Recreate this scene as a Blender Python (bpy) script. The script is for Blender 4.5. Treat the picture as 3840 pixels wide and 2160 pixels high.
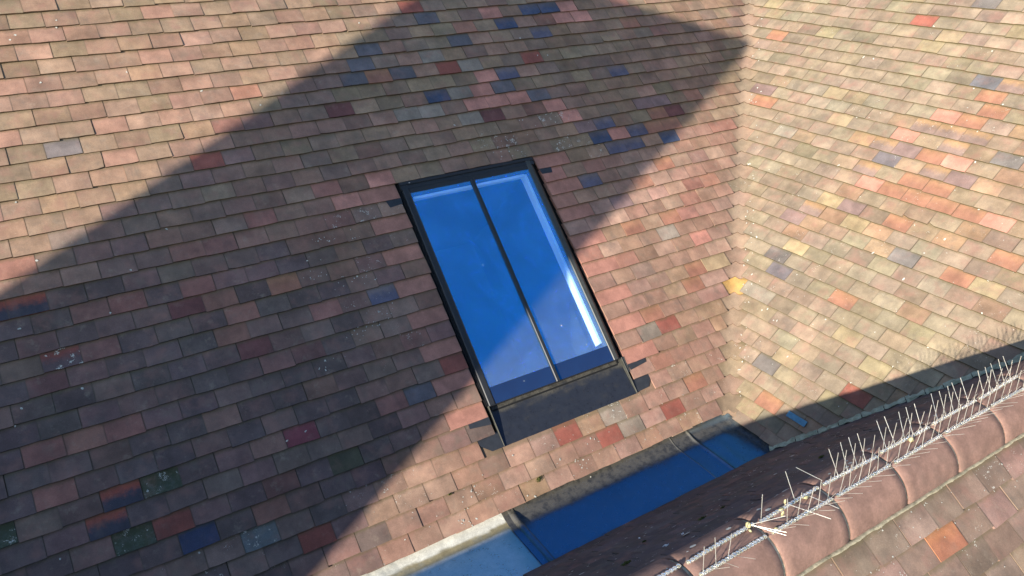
import bpy, bmesh, math, random
import numpy as np
from mathutils import Vector, Matrix, noise as mnoise

for o in list(bpy.data.objects):
    bpy.data.objects.remove(o)
S = bpy.context.scene
C = S.collection

# ------------------------------------------------------------------ camera
cam_d = bpy.data.cameras.new('camera'); cam = bpy.data.objects.new('camera', cam_d); C.objects.link(cam)
Rv = Vector((0.84653939, -0.53225621, -0.00862466)); Uv = Vector((0.24420986, 0.37391105, 0.89473575)); Fv = Vector((0.47300381, 0.75953528, -0.44651265))
cam.matrix_world = Matrix(((Rv.x, Uv.x, -Fv.x, -1.0810106), (Rv.y, Uv.y, -Fv.y, -2.68711714), (Rv.z, Uv.z, -Fv.z, 2.89739547), (0, 0, 0, 1)))
cam_d.sensor_width = 36; cam_d.lens = 2875.2 / 3840 * 36; cam_d.clip_start = .05; cam_d.clip_end = 2000
S.camera = cam

# ------------------------------------------------------------------ light
SUN = Vector((2.59, 1.0, -.82)).normalized()            # direction the light travels
EL = math.asin(-SUN.z)
W = bpy.data.worlds.new('World'); S.world = W; W.use_nodes = True
nt = W.node_tree; bg = nt.nodes['Background']
sky = nt.nodes.new('ShaderNodeTexSky'); sky.sky_type = 'NISHITA'; sky.sun_disc = False
sky.sun_elevation = EL; sky.sun_rotation = math.atan2(-SUN.x, -SUN.y)
sky.air_density = 1.0; sky.dust_density = .3; sky.ozone_density = 2.5
nt.links.new(sky.outputs[0], bg.inputs[0]); bg.inputs[1].default_value = .118
sd = bpy.data.lights.new('sun', 'SUN'); sd.energy = 4.5; sd.angle = math.radians(.53); sd.color = (1, .915, .795)
sun = bpy.data.objects.new('sun', sd); C.objects.link(sun)
sun.rotation_euler = SUN.to_track_quat('-Z', 'Y').to_euler(); sun.location = (-8, -5, 8)
S.view_settings.view_transform = 'Standard'; S.view_settings.look = 'None'
S.view_settings.exposure = 1.15; S.view_settings.gamma = 1
S.render.engine = 'CYCLES'
SPEC_A = [(1.31,3.250,"r"),(1.89,3.160,"p"),(2.52,3.171,"p"),(2.44,3.063,"p"),(2.62,3.064,"p"),(3.01,2.960,"o"),(0.87,2.751,"o"),(1.37,2.758,"r"),(2.04,2.757,"r"),(0.56,2.541,"d"),(1.63,2.649,"p"),(1.55,2.554,"p"),(1.47,2.445,"p"),(1.63,2.457,"p"),(1.79,2.454,"p"),(2.05,2.355,"p"),(1.90,2.351,"b"),(2.12,2.251,"p"),(1.55,2.348,"d"),(0.59,2.054,"p"),(2.07,1.853,"n"),(2.65,1.768,"o"),(2.43,2.057,"p"),(2.21,2.159,"q"),(2.88,2.152,"o"),(3.01,2.155,"d"),(2.78,2.076,"o"),(2.93,2.063,"o"),(1.75,1.865,"p"),(2.21,3.161,"U"),(2.38,3.159,"U"),(1.96,3.056,"U"),(2.20,2.951,"V"),(1.37,3.157,"s"),(1.53,2.954,"s"),(0.85,2.947,"s"),(0.80,2.842,"s"),(0.69,2.746,"s"),(1.03,2.745,"s"),(1.78,2.650,"V"),(2.71,2.545,"V"),(1.22,2.550,"U"),(1.72,2.550,"s"),(1.97,2.455,"s"),(2.26,2.054,"U"),(2.37,2.156,"V"),(2.59,2.057,"V"),(2.35,1.950,"V"),(2.51,1.954,"V"),(2.85,1.973,"U"),(1.99,1.760,"V"),(2.78,2.283,"q"),(2.94,2.247,"q"),(1.29,2.842,"g"),(1.51,2.751,"g"),(0.97,2.467,"g"),(1.13,2.452,"g"),(1.38,2.340,"g"),(1.39,2.566,"g"),(2.50,1.371,"o"),(2.15,1.367,"o"),(1.98,0.755,"o"),(2.06,0.643,"r"),(1.89,0.646,"g"),(0.31,1.362,"V"),(0.33,1.935,"p"),(0.57,0.851,"r"),(2.16,1.556,"q"),(2.43,1.256,"g"),(0.32,0.728,"s"),(1.33,0.163,"r"),(1.49,0.155,"g"),(1.83,0.150,"r"),(1.08,0.260,"r"),(-0.14,0.534,"m2"),(1.40,0.264,"g"),(-1.31,1.751,"rs"),(-1.42,1.755,"rs"),(-0.15,1.569,"o"),(-1.29,1.454,"rl"),(-1.19,1.449,"rl"),(-0.66,1.539,"d"),(-0.49,1.545,"b"),(-0.49,1.363,"b"),(-0.42,1.253,"d"),(-1.16,0.753,"rs"),(-1.25,0.640,"rs"),(-1.00,0.534,"r"),(-0.41,0.248,"r"),(-0.33,0.733,"c"),(-0.99,0.751,"M"),(-1.17,0.540,"M"),(-1.61,0.740,"M"),(-0.93,0.429,"U2"),(-0.66,0.353,"l"),(-0.59,0.433,"b"),(-0.94,2.545,"s2"),(-0.36,3.061,"pr"),(-0.69,2.646,"pr"),(-0.28,2.345,"r"),(-0.69,2.433,"pr"),(-1.18,2.635,"pr"),(-0.26,3.337,"pr"),(-1.12,2.937,"pr"),(2.46,0.961,"o"),(2.40,0.857,"o"),(2.73,0.963,"y"),(2.11,0.253,"o"),(2.62,1.147,"p")]
SPEC_B = [(0.49,3.022,"r"),(1.57,2.750,"o"),(1.26,2.168,"o"),(-0.26,2.636,"f"),(-0.16,2.633,"s"),(0.11,1.960,"N"),(0.18,1.866,"f"),(0.21,2.059,"f"),(0.10,2.156,"p"),(0.03,2.070,"q"),(0.01,2.234,"f"),(-0.17,2.233,"f"),(-0.32,2.253,"f"),(-0.24,2.158,"f"),(-0.04,2.343,"p"),(-0.22,2.349,"o"),(-0.32,2.435,"o"),(-0.21,2.458,"q"),(-0.16,2.062,"o"),(-0.32,2.061,"p"),(-0.23,1.952,"f"),(-0.39,1.975,"q"),(-0.15,1.864,"o"),(0.10,1.768,"p"),(-0.05,1.798,"o"),(-0.25,1.855,"o"),(-0.22,2.523,"o"),(1.50,2.263,"q"),(0.95,1.980,"g"),(0.17,3.220,"s2"),(-0.53,2.147,"s2"),(0.34,1.477,"f"),(0.25,1.564,"y"),(0.08,1.562,"q"),(0.01,1.467,"y"),(-0.24,1.565,"o"),(-0.39,1.727,"o"),(-0.23,1.747,"o"),(-0.58,1.767,"o"),(-0.72,1.763,"p"),(-0.25,0.983,"o"),(-0.74,1.377,"o"),(-0.88,1.552,"o"),(0.26,0.989,"N"),(0.34,1.077,"s2"),(0.24,1.196,"y"),(-0.40,1.383,"s2"),(-0.09,0.366,"s2"),(0.39,0.822,"g"),(0.52,1.376,"q"),(-0.19,0.152,"o"),(-0.62,0.458,"r")]
DABS_A=[ (-0.85,3.337,0.0055),(-1.06,3.263,0.0055),(-0.59,2.965,0.0055),(-1.01,2.954,0.0055),(-0.24,2.793,0.0055),(-0.86,3.294,0.0055),(0.05,2.649,0.0055),(-1.09,3.232,0.0055),(-1.24,1.962,0.0055),(-0.86,1.809,0.0055),(-1.00,1.612,0.0055),(-1.26,2.292,0.0055),(-0.64,1.995,0.0055),(-1.38,1.641,0.0055),(0.15,1.729,0.0055),(-1.45,1.269,0.0055),(-1.20,1.284,0.0055),(-1.06,0.730,0.0055),(-0.31,0.755,0.0055),(-0.41,0.740,0.0055),(-1.45,0.576,0.0055),(-0.93,0.385,0.0055),(-1.49,1.200,0.0055),(1.19,2.317,0.0055),(2.12,2.747,0.0055),(2.04,2.756,0.0055),(1.96,2.908,0.0055),(0.84,3.155,0.0055),(0.23,1.487,0.0055),(0.30,0.042,0.0055),(0.37,0.025,0.0055),(0.40,0.164,0.0055),(0.73,0.006,0.0055),(0.69,0.026,0.0055),(1.05,0.093,0.0055),(1.10,0.082,0.0055),(1.07,0.045,0.0055),(1.20,0.177,0.0055),(1.42,0.275,0.0055),(0.96,0.135,0.0055),(0.70,0.255,0.0055) ]
CLUST=[ (0.11,1.180),(0.20,1.182),(0.15,1.487),(0.31,1.247),(0.33,1.745),(0.28,1.445),(0.12,1.744),(0.06,1.644),(0.01,1.542),(0.06,1.424),(-0.08,1.049),(1.54,2.160),(1.42,2.140),(1.93,2.069),(1.44,2.057),(1.56,2.045),(1.68,2.249),(1.94,2.248),(1.07,0.048),(1.20,0.167),(0.39,0.158),(0.30,0.043) ]
DABS_B=[ (0.46,3.004,0.0055),(-0.01,2.878,0.0055),(1.71,2.420,0.0055),(0.80,2.684,0.0055),(1.41,2.230,0.0055),(1.46,2.140,0.0055),(-0.06,2.590,0.0055),(0.54,2.206,0.0055),(0.42,1.819,0.0055),(-0.29,2.510,0.0055),(-0.36,2.095,0.0055),(2.05,2.908,0.0055),(0.72,2.682,0.0055),(1.24,1.946,0.0055),(-0.43,1.239,0.0055),(-0.83,1.417,0.0055),(-0.17,1.325,0.0055),(-0.49,1.563,0.0055),(-0.78,0.926,0.0055),(-0.11,0.492,0.0055),(-0.91,1.223,0.0055),(0.21,0.708,0.0055),(0.24,0.684,0.0055),(0.12,0.657,0.0055),(0.10,0.665,0.0055),(-0.17,0.813,0.0055),(0.36,0.691,0.0055),(0.47,0.873,0.0055),(0.62,1.130,0.0055),(0.77,1.200,0.0055),(-0.44,1.437,0.0055),(-0.55,1.808,0.0055) ]
ORANGE_C = (1.34, -.16)

rng = random.Random(7)
nrg = np.random.default_rng(11)
TW = .166; G = .1; TILT = .0115 / .1; TH = .011
Q = math.sqrt(.5)
XV = 2.208                                              # where the valley starts at eave level

# ------------------------------------------------------------------ helpers
def sm(a, b, x): t = min(1, max(0, (x - a) / (b - a))); return t * t * (3 - 2 * t)
def thing(name, label, cat, loc=(0, 0, 0), group=None):
    o = bpy.data.objects.new(name, None); C.objects.link(o); o.location = loc; o.empty_display_size = .05
    tag(o, label, cat, group); return o

def tag(o, label=None, cat=None, group=None, kind=None):
    if label: o['label'] = label
    if cat: o['category'] = cat
    if group: o['group'] = group
    if kind: o['kind'] = kind
    return o

class Frame:
    def __init__(s, o, eu, es, en): s.o, s.eu, s.es, s.en = [np.array(v, float) for v in (o, eu, es, en)]
    def __call__(s, u, v, n=0): return s.o + u * s.eu + v * s.es + n * s.en

FA = Frame((0, 0, 0), (1, 0, 0), (0, Q, Q), (0, -Q, Q))
FB = Frame((XV, 0, 0), (0, -1, 0), (Q, 0, Q), (-Q, 0, Q))
CA_, SA_ = math.cos(math.radians(40)), math.sin(math.radians(40))
FCF = Frame((0, -1.645, .949), (1, 0, 0), (0, CA_, SA_), (0, -SA_, CA_))      # lower roof, near slope; s = 0 at the ridge bedding
_bk = math.atan(.97); CB_, SB_ = math.cos(_bk), math.sin(_bk)
FCB = Frame((0, -.40, -.025), (-1, 0, 0), (0, -CB_, SB_), (0, SB_, CB_))      # lower roof, far slope; s = 0 at its eave
WORLD = Frame((0, 0, 0), (1, 0, 0), (0, 1, 0), (0, 0, 1))
RIDGE_Y, RIDGE_Z, RIDGE_R, RIDGE_L = -1.508, .94, .136, .323

class MB:
    def __init__(s): s.v = []; s.f = []; s.att = {}; s.smooth = []
    def quadgrid(s, P, smooth=True, flip=False, closed=False):        # P[i][j] -> point
        b = len(s.v); ni, nj = len(P), len(P[0])
        for r in P: s.v.extend([tuple(p) for p in r])
        for i in range(ni - 1):
            for j in range(nj - (0 if closed else 1)):
                j2 = (j + 1) % nj
                q = (b + i * nj + j, b + i * nj + j2, b + (i + 1) * nj + j2, b + (i + 1) * nj + j)
                s.f.append(q[::-1] if flip else q); s.smooth.append(smooth)
    def poly(s, pts, smooth=False):
        b = len(s.v); s.v.extend([tuple(p) for p in pts]); s.f.append(tuple(range(b, b + len(pts)))); s.smooth.append(smooth)
    def box(s, F, u0, u1, s0, s1, n0, n1, n1b=None):                  # n1b: top height at the s1 end
        n1b = n1 if n1b is None else n1b
        c = [F(u0, s0, n0), F(u1, s0, n0), F(u1, s1, n0), F(u0, s1, n0), F(u0, s0, n1), F(u1, s0, n1), F(u1, s1, n1b), F(u0, s1, n1b)]
        b = len(s.v); s.v.extend([tuple(p) for p in c])
        for q in ((0, 3, 2, 1), (4, 5, 6, 7), (0, 1, 5, 4), (1, 2, 6, 5), (2, 3, 7, 6), (3, 0, 4, 7)):
            s.f.append(tuple(b + i for i in q)); s.smooth.append(False)
    def prism(s, F, prof, u0, u1, axis='s'):                          # profile (across, n) swept along s (axis 's') or along u (axis 'u')
        A = [F(p[0], u0, p[1]) if axis == 's' else F(u0, p[0], p[1]) for p in prof]
        B = [F(p[0], u1, p[1]) if axis == 's' else F(u1, p[0], p[1]) for p in prof]
        n = len(prof)
        for i in range(n):
            j = (i + 1) % n; s.poly([A[i], A[j], B[j], B[i]])
        s.poly(A[::-1]); s.poly(B)
    def tube(s, a, b, r, n=6):
        a, b = Vector(a), Vector(b); d = (b - a).normalized(); x = d.orthogonal().normalized(); y = d.cross(x)
        ring = lambda p, k: [p + (x * math.cos(t) + y * math.sin(t)) * r * k for t in [2 * math.pi * i / n for i in range(n)]]
        s.quadgrid([ring(a, 1), ring(b, 1)], closed=True, flip=True)
        s.poly(ring(a, 1)[::-1]); s.poly(ring(b, 1))
    def blob(s, c, rx, ry, rz, seed, nu=10, nv=6, amp=.25):
        P = []
        for i in range(nv + 1):
            th = math.pi * i / nv; row = []
            for j in range(nu):
                ph = 2 * math.pi * j / nu; d = Vector((math.sin(th) * math.cos(ph), math.sin(th) * math.sin(ph), math.cos(th)))
                k = 1 + amp * mnoise.noise(d * 1.7 + Vector((seed * 3.1, seed, 0)))
                row.append((c[0] + d.x * rx * k, c[1] + d.y * ry * k, c[2] + d.z * rz * k))
            P.append(row)
        s.quadgrid(P, closed=True, flip=False)
    def build(s, name, mat, parent=None, origin=(0, 0, 0), bevel=0, recalc=False):
        o0 = np.array(origin, float)
        if parent is not None and tuple(origin) == (0, 0, 0):
            p = parent
            while p is not None: o0 = o0 + np.array(p.location); p = p.parent
        me = bpy.data.meshes.new(name)
        me.from_pydata((np.array(s.v) - o0).tolist(), [], s.f)
        me.polygons.foreach_set('use_smooth', s.smooth)
        for k, (arr, typ) in s.att.items():
            a = me.attributes.new(k, typ, 'POINT')
            a.data.foreach_set({'FLOAT_COLOR': 'color', 'FLOAT': 'value'}.get(typ, 'vector'), np.array(arr, np.float32).ravel())
        me.validate(); me.update()
        if recalc or bevel:
            bm = bmesh.new(); bm.from_mesh(me)
            if bevel: bmesh.ops.remove_doubles(bm, verts=bm.verts, dist=1e-5)
            bmesh.ops.recalc_face_normals(bm, faces=bm.faces); bm.to_mesh(me); bm.free()
        me.materials.append(mat)
        o = bpy.data.objects.new(name, me); C.objects.link(o)
        if parent is not None: o.parent = parent
        elif tuple(origin) != (0, 0, 0): o.location = origin
        if bevel:
            m = o.modifiers.new('bevel', 'BEVEL'); m.width = bevel; m.segments = 2; m.limit_method = 'ANGLE'
        return o

# ------------------------------------------------------------------ materials
class N:
    def __init__(s, name):
        s.m = bpy.data.materials.new(name); s.m.use_nodes = True; s.t = s.m.node_tree; s.t.nodes.clear()
        s.out = s.add('ShaderNodeOutputMaterial')
    def add(s, typ, **k):
        n = s.t.nodes.new(typ)
        for a, b in k.items(): setattr(n, a, b)
        return n
    def set(s, sock, v):
        if isinstance(v, bpy.types.NodeSocket): s.t.links.new(v, sock)
        else: sock.default_value = (tuple(v) + (1,) if isinstance(v, tuple) and len(v) == 3 and sock.type == 'RGBA' else v)
    def noise(s, vec, scale, detail=4, rough=.6, w=None, dist=0):
        n = s.add('ShaderNodeTexNoise'); n.noise_dimensions = '4D' if w is not None else '3D'
        s.set(n.inputs['Vector'], vec); n.inputs['Scale'].default_value = scale; n.inputs['Detail'].default_value = detail
        n.inputs['Roughness'].default_value = rough; n.inputs['Distortion'].default_value = dist
        if w is not None: s.set(n.inputs['W'], w)
        return n.outputs[0]
    def ramp(s, v, lo, hi, a=0., b=1.):
        n = s.add('ShaderNodeMapRange'); n.interpolation_type = 'SMOOTHSTEP'
        s.set(n.inputs['Value'], v); n.inputs['From Min'].default_value = lo; n.inputs['From Max'].default_value = hi
        n.inputs['To Min'].default_value = a; n.inputs['To Max'].default_value = b
        return n.outputs[0]
    def math(s, op, a, b=0., c=0.):
        n = s.add('ShaderNodeMath', operation=op)
        s.set(n.inputs[0], a); s.set(n.inputs[1], b); s.set(n.inputs[2], c); return n.outputs[0]
    def mix(s, f, a, b, mode='MIX'):
        n = s.add('ShaderNodeMix', data_type='RGBA', blend_type=mode); n.clamp_factor = True
        s.set(n.inputs[0], f); s.set(n.inputs[6], a); s.set(n.inputs[7], b); return n.outputs[2]
    def grey(s, v):
        n = s.add('ShaderNodeCombineColor')
        for i in range(3): s.set(n.inputs[i], v)
        return n.outputs[0]
    def grey_of(s, col):
        n = s.add('ShaderNodeRGBToBW'); s.set(n.inputs[0], col); return n.outputs[0]
    def attr(s, name, out='Color'):
        n = s.add('ShaderNodeAttribute'); n.attribute_name = name; return n.outputs[out]
    def obj(s): return s.add('ShaderNodeTexCoord').outputs['Object']
    def bump(s, h, strength, dist=.002):
        n = s.add('ShaderNodeBump'); s.set(n.inputs['Height'], h); n.inputs['Strength'].default_value = strength; n.inputs['Distance'].default_value = dist
        return n.outputs[0]
    def bsdf(s, col, rough=.85, metal=0., normal=None, spec=.5, **k):
        p = s.add('ShaderNodeBsdfPrincipled'); s.set(p.inputs['Base Color'], col); s.set(p.inputs['Roughness'], rough); s.set(p.inputs['Metallic'], metal)
        p.inputs['Specular IOR Level'].default_value = spec
        if normal: s.set(p.inputs['Normal'], normal)
        for a, b in k.items(): s.set(p.inputs[a.replace('_', ' ')], b)
        return p.outputs[0]
    def done(s, sh): s.t.links.new(sh, s.out.inputs[0]); return s.m

def tile_material():
    n = N('weathered clay tile'); P = n.obj()
    uv = n.add('ShaderNodeSeparateXYZ'); n.set(uv.inputs[0], n.attr('tuv', 'Vector')); u, v, r = uv.outputs
    w = n.math('MULTIPLY', r, 40.)
    big = n.noise(P, 11, 5, .62, w); med = n.noise(P, 42, 5, .65, w); fine = n.noise(P, 260, 4, .7)
    ge = n.math('ADD', v, n.math('MULTIPLY', n.math('SUBTRACT', med, .5), .9))
    c = n.mix(n.ramp(ge, .3, .85), n.attr('Col2'), n.attr('Col'))
    tone = n.math('MULTIPLY', n.ramp(big, .25, .75, .74, 1.24), n.ramp(fine, .25, .75, .84, 1.16))
    c = n.mix(1., c, n.grey(tone), 'MULTIPLY')
    fl = n.attr('Fleck', 'Vector'); fs = n.add('ShaderNodeSeparateXYZ'); n.set(fs.inputs[0], fl)
    old = n.math('SUBTRACT', 1., fs.outputs[2])
    # sooty and lichen-grey weathering in clouds of their own
    c = n.mix(n.math('MULTIPLY', old, n.math('MULTIPLY', n.ramp(n.noise(P, 8, 6, .7, n.math('ADD', w, 7.)), .5, .72), .42)), c, (.125, .102, .09))
    c = n.mix(n.math('MULTIPLY', old, n.math('MULTIPLY', n.ramp(n.noise(P, 19, 6, .72, n.math('ADD', w, 19.)), .54, .74), .38)), c, (.37, .30, .22))
    c = n.mix(n.math('MULTIPLY', old, n.math('MULTIPLY', n.ramp(n.noise(P, 10, 4, .6, n.math('ADD', w, 31.)), .48, .72), .42)), c, (.32, .155, .12))
    c = n.mix(n.math('MULTIPLY', old, n.math('MULTIPLY', n.ramp(n.noise(P, 9, 4, .6, n.math('ADD', w, 57.)), .52, .74), .4)), c, (.18, .15, .115))
    # run-off streaks and broad weathering that carry on from tile to tile
    run = n.noise(n.attr('Run', 'Vector'), 1., 5, .65); zone = n.noise(P, 2.3, 5, .65)
    c = n.mix(1., c, n.grey(n.math('MULTIPLY', n.ramp(run, .28, .72, .90, 1.10), n.ramp(zone, .3, .7, .92, 1.08))), 'MULTIPLY')
    c = n.mix(n.math('MULTIPLY', old, n.math('MULTIPLY', n.ramp(n.noise(n.attr('Run', 'Vector'), 1.7, 6, .7), .56, .76), .35)), c, (.13, .105, .085))
    # dirt and moss gathered along the joint under the next course, and on the sides
    jl = n.ramp(n.math('ADD', v, n.math('MULTIPLY', n.math('SUBTRACT', med, .5), .35)), .8, 1.02)
    c = n.mix(n.math('MULTIPLY', jl, .5), c, (.115, .10, .05))
    eu = n.math('ABSOLUTE', n.math('SUBTRACT', u, .5))
    c = n.mix(n.math('MULTIPLY', n.ramp(n.math('ADD', eu, n.math('MULTIPLY', n.math('SUBTRACT', fine, .5), .06)), .465, .5), .4), c, (.10, .085, .06))
    # white flecks
    spot = n.math('GREATER_THAN', n.math('ADD', n.noise(P, 150, 4, .65), n.math('MULTIPLY', fs.outputs[0], n.ramp(n.noise(P, 24, 2), .45, .7))), .74)
    c = n.mix(spot, c, (.52, .5, .43))
    c = n.mix(n.math('MULTIPLY', fs.outputs[1], n.ramp(n.noise(P, 34, 6, .75), .36, .6)), c, (.045, .055, .022))
    h = n.math('ADD', n.math('MULTIPLY', med, .8), n.math('MULTIPLY', fine, .45))
    return n.done(n.bsdf(c, n.ramp(big, .3, .7, .72, .92), normal=n.bump(h, .35, .002), spec=.32))

def simple(name, col, rough=.8, var=.25, scale=20, dirt=None, dirt_amt=.4, metal=0., bump=.2, spec=.4, gloss_tint=None):
    n = N(name); P = n.obj(); a = n.noise(P, scale, 6, .65); f = n.noise(P, scale * 9, 4, .7)
    c = n.mix(1., col, n.grey(n.math('MULTIPLY', n.ramp(a, .25, .75, 1 - var, 1 + var), n.ramp(f, .25, .75, 1 - var * .5, 1 + var * .5))), 'MULTIPLY')
    if dirt: c = n.mix(n.math('MULTIPLY', n.ramp(n.noise(P, scale * .45, 7, .72), .48, .7), dirt_amt), c, dirt)
    k = {'Specular_Tint': gloss_tint + (1,)} if gloss_tint else {}
    return n.done(n.bsdf(c, rough, metal, n.bump(n.math('ADD', a, n.math('MULTIPLY', f, .4)), bump), spec, **k))

M_TILE = tile_material()
M_RIDGE = simple('ridge clay', (.235, .138, .108), .85, .25, 14, (.16, .105, .085), .6, bump=.4)
M_MORTAR = simple('pale mortar', (.36, .32, .22), .95, .35, 60, (.10, .095, .05), .6, bump=.6)
M_JOINT = simple('mossy joint mortar', (.50, .45, .32), .95, .4, 34, (.05, .046, .03), .75, bump=.6)
M_GREENM = simple('green stained mortar', (.36, .38, .28), .95, .3, 30, (.12, .15, .08), .6, bump=.5)
M_UNDER = simple('underlay felt', (.02, .018, .016), .95)
M_FRAME = simple('anthracite metal', (.022, .024, .028), .38, .15, 30, (.05, .045, .035), .2, bump=.05)
M_FRAME_LIT = simple('sunlit frame metal', (.055, .058, .055), .42, .15, 30, (.035, .032, .02), .4, bump=.05)  # lighter copy of the frame metal, sunlight put into its colour
M_APRON = simple('dark flashing sheet', (.019, .023, .031), .48, .3, 9, (.075, .066, .055), .45, bump=.15)
M_SOAKER = simple('soaker metal', (.030, .034, .042), .45, .2, 15, (.06, .06, .06), .3, bump=.1)
M_WELT = simple('dull welt', (.05, .05, .04), .6, .3, 30)
M_BLACK = simple('black gasket', (.008, .008, .009), .6)
M_WHITE = simple('white lining board', (.8, .8, .78), .6, .05)
M_DARK = simple('dark room', (.006, .007, .008), .9)
M_STEEL = simple('spike steel', (.80, .77, .69), .32, .1, 30, metal=.7)
M_CAP = simple('yellowed plastic', (.46, .40, .21), .45, .15, 40)
M_MOSS = simple('moss', (.075, .085, .018), .95, .5, 120, bump=.6)
M_BRICK_C = (.26, .13, .085)

def plastic():
    n = N('clear spike base'); P = n.obj()
    c = n.mix(n.ramp(n.noise(P, 60, 3), .4, .6), (.92, .94, .92), (.80, .78, .58))
    return n.done(n.bsdf(c, .12, 0., n.bump(n.noise(P, 90, 3), .5, .003), .8, Transmission_Weight=.78, Coat_Weight=.6))
M_PLASTIC = plastic()

def fleckmat():
    n = N('lichen and droppings'); P = n.obj()
    c = n.mix(n.ramp(n.noise(P, 60, 4), .35, .65), (.62, .6, .52), (.36, .36, .32))
    return n.done(n.bsdf(c, .9))
M_FLECK = fleckmat()

def glassmat(name, see, refl, dust):
    n = N(name); P = n.obj()
    tr = n.add('ShaderNodeBsdfTransparent'); tr.inputs[0].default_value = see + (1,)
    gl = n.add('ShaderNodeBsdfGlossy'); gl.inputs[0].default_value = refl + (1,); gl.inputs[1].default_value = .03
    sm = n.noise(P, 3.2, 6, .6, dist=1.2)
    gl2 = n.mix(n.ramp(sm, .35, .7), tuple(x * .95 for x in refl), tuple(min(1, x * 1.08 + (.015 if x else 0)) for x in refl)); n.set(gl.inputs[0], gl2)  # noise in the mirror tint paints faint cloud reflections
    sp = n.add('ShaderNodeSeparateXYZ'); n.set(sp.inputs[0], P)
    low = n.ramp(n.math('ADD', n.math('MULTIPLY', n.math('ADD', sp.outputs[1], sp.outputs[2]), .7071), n.math('MULTIPLY', n.math('SUBTRACT', n.noise(P, 16, 5, .7), .5), .3)), .15, .62, 1., 0.)
    df = n.add('ShaderNodeBsdfDiffuse'); dc = n.mix(n.ramp(sm, .3, .75), tuple(x * .7 for x in dust), dust)
    n.set(df.inputs[0], n.mix(low, dc, tuple(min(1, x * 1.6) for x in dust)))
    a = n.add('ShaderNodeAddShader'); n.t.links.new(tr.outputs[0], a.inputs[0]); n.t.links.new(gl.outputs[0], a.inputs[1])
    b = n.add('ShaderNodeAddShader'); n.t.links.new(a.outputs[0], b.inputs[0]); n.t.links.new(df.outputs[0], b.inputs[1])
    return n.done(b.outputs[0])
M_GLASS = glassmat('blue solar glass', (.80, .88, .92), (.0, .20, .43), (.026, .026, .018))
M_FRIT = glassmat('blacked glass edge', (.0, .0, .0), (.0, .115, .29), (.010, .011, .012))

def leadmat(name, attr=False, tint=(.05, .30, .70), sheen=.44):
    n = N(name); P = n.obj(); f = n.noise(P, 160, 4, .7); md = n.noise(P, 26, 6, .7)
    clean = n.attr('Col'); dirt = n.attr('DirtSun', 'Fac')
    dk = n.ramp(n.math('ADD', dirt, n.math('MULTIPLY', n.math('SUBTRACT', n.noise(P, 22, 7, .78), .5), 1.0)), .08, 1.0)
    base = n.mix(n.math('MULTIPLY', dk, n.ramp(n.math('MAXIMUM', 0., n.grey_of(clean)), .05, .16, 1., .25)), clean, n.mix(n.ramp(md, .4, .65), (.10, .094, .078), (.034, .033, .029))) if not attr else clean
    base = n.mix(1., base, n.grey(n.math('MULTIPLY', n.ramp(md, .25, .75, .8, 1.2), n.ramp(f, .25, .75, .85, 1.15))), 'MULTIPLY')
    d = n.bsdf(base, .75, 0., n.bump(md, .15), .2)
    gl = n.add('ShaderNodeBsdfGlossy'); gl.inputs[0].default_value = tint + (1,); n.set(gl.inputs[1], n.ramp(md, .3, .7, .26, .36))  # blue put into the gloss to deepen the reflected sky
    mx = n.add('ShaderNodeMixShader')
    n.set(mx.inputs[0], n.math('MULTIPLY', n.attr('Sheen', 'Fac'), .42) if attr else n.math('MULTIPLY', n.math('SUBTRACT', 1., n.math('MULTIPLY', dk, .86)), sheen))
    n.t.links.new(d, mx.inputs[1]); n.t.links.new(gl.outputs[0], mx.inputs[2])
    return n.done(mx.outputs[0])
M_LEAD = leadmat('gutter lead'); M_LEADP = leadmat('oxidised gutter lead', True, (.10, .62, .95)); M_APRON = leadmat('dark flashing sheet', False, (.10, .15, .27), .13)

def brickmat():
    n = N('brick stack'); P = n.obj()
    b = n.add('ShaderNodeTexBrick'); n.set(b.inputs['Vector'], n.add('ShaderNodeTexCoord').outputs['Generated'])
    b.inputs['Color1'].default_value = M_BRICK_C + (1,); b.inputs['Color2'].default_value = (.2, .1, .07, 1); b.inputs['Mortar'].default_value = (.3, .28, .24, 1); b.inputs['Scale'].default_value = 14
    return n.done(n.bsdf(b.outputs[0], .9))
M_BRICK = brickmat()
M_GROUND = simple('rough grass ground', (.07, .09, .035), .95, .4, 2)

# ------------------------------------------------------------------ roof tiles
CODE = dict(r=(.29, .095, .07), o=(.345, .165, .105), p=(.50, .225, .17), d=(.16, .065, .06), b=(.23, .115, .085), n=(.31, .155, .115), q=(.235, .15, .138),
            U=(.075, .08, .12), V=(.15, .12, .145), s=(.135, .122, .132), s2=(.175, .145, .135), g=(.275, .222, .175), m2=(.085, .08, .05), c=(.22, .065, .075), l=(.14, .155, .155),
            U2=(.05, .06, .105), pr=(.36, .20, .14), y=(.355, .255, .15), N=(.165, .135, .145))
CODE2 = {'rs': ((.32, .085, .055), (.06, .055, .07)), 'rl': ((.24, .075, .06), (.12, .08, .08)), 'f': ((.35, .205, .115), (.25, .165, .14)), 'M': ((.075, .075, .045), (.085, .10, .075)),
         'V': ((.175, .14, .145), (.11, .105, .15)), 'U': ((.11, .10, .12), (.058, .078, .135)), 'o': ((.35, .175, .105), (.325, .15, .10))}
TAN, PINKB, OLIVE, BROWN, GREYB, PURPB, SLATE, DKRED, ROSY = (.316, .208, .134), (.322, .192, .139), (.255, .192, .124), (.265, .158, .115), (.215, .152, .12), (.215, .128, .112), (.115, .09, .085), (.23, .105, .088), (.37, .235, .178)

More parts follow.
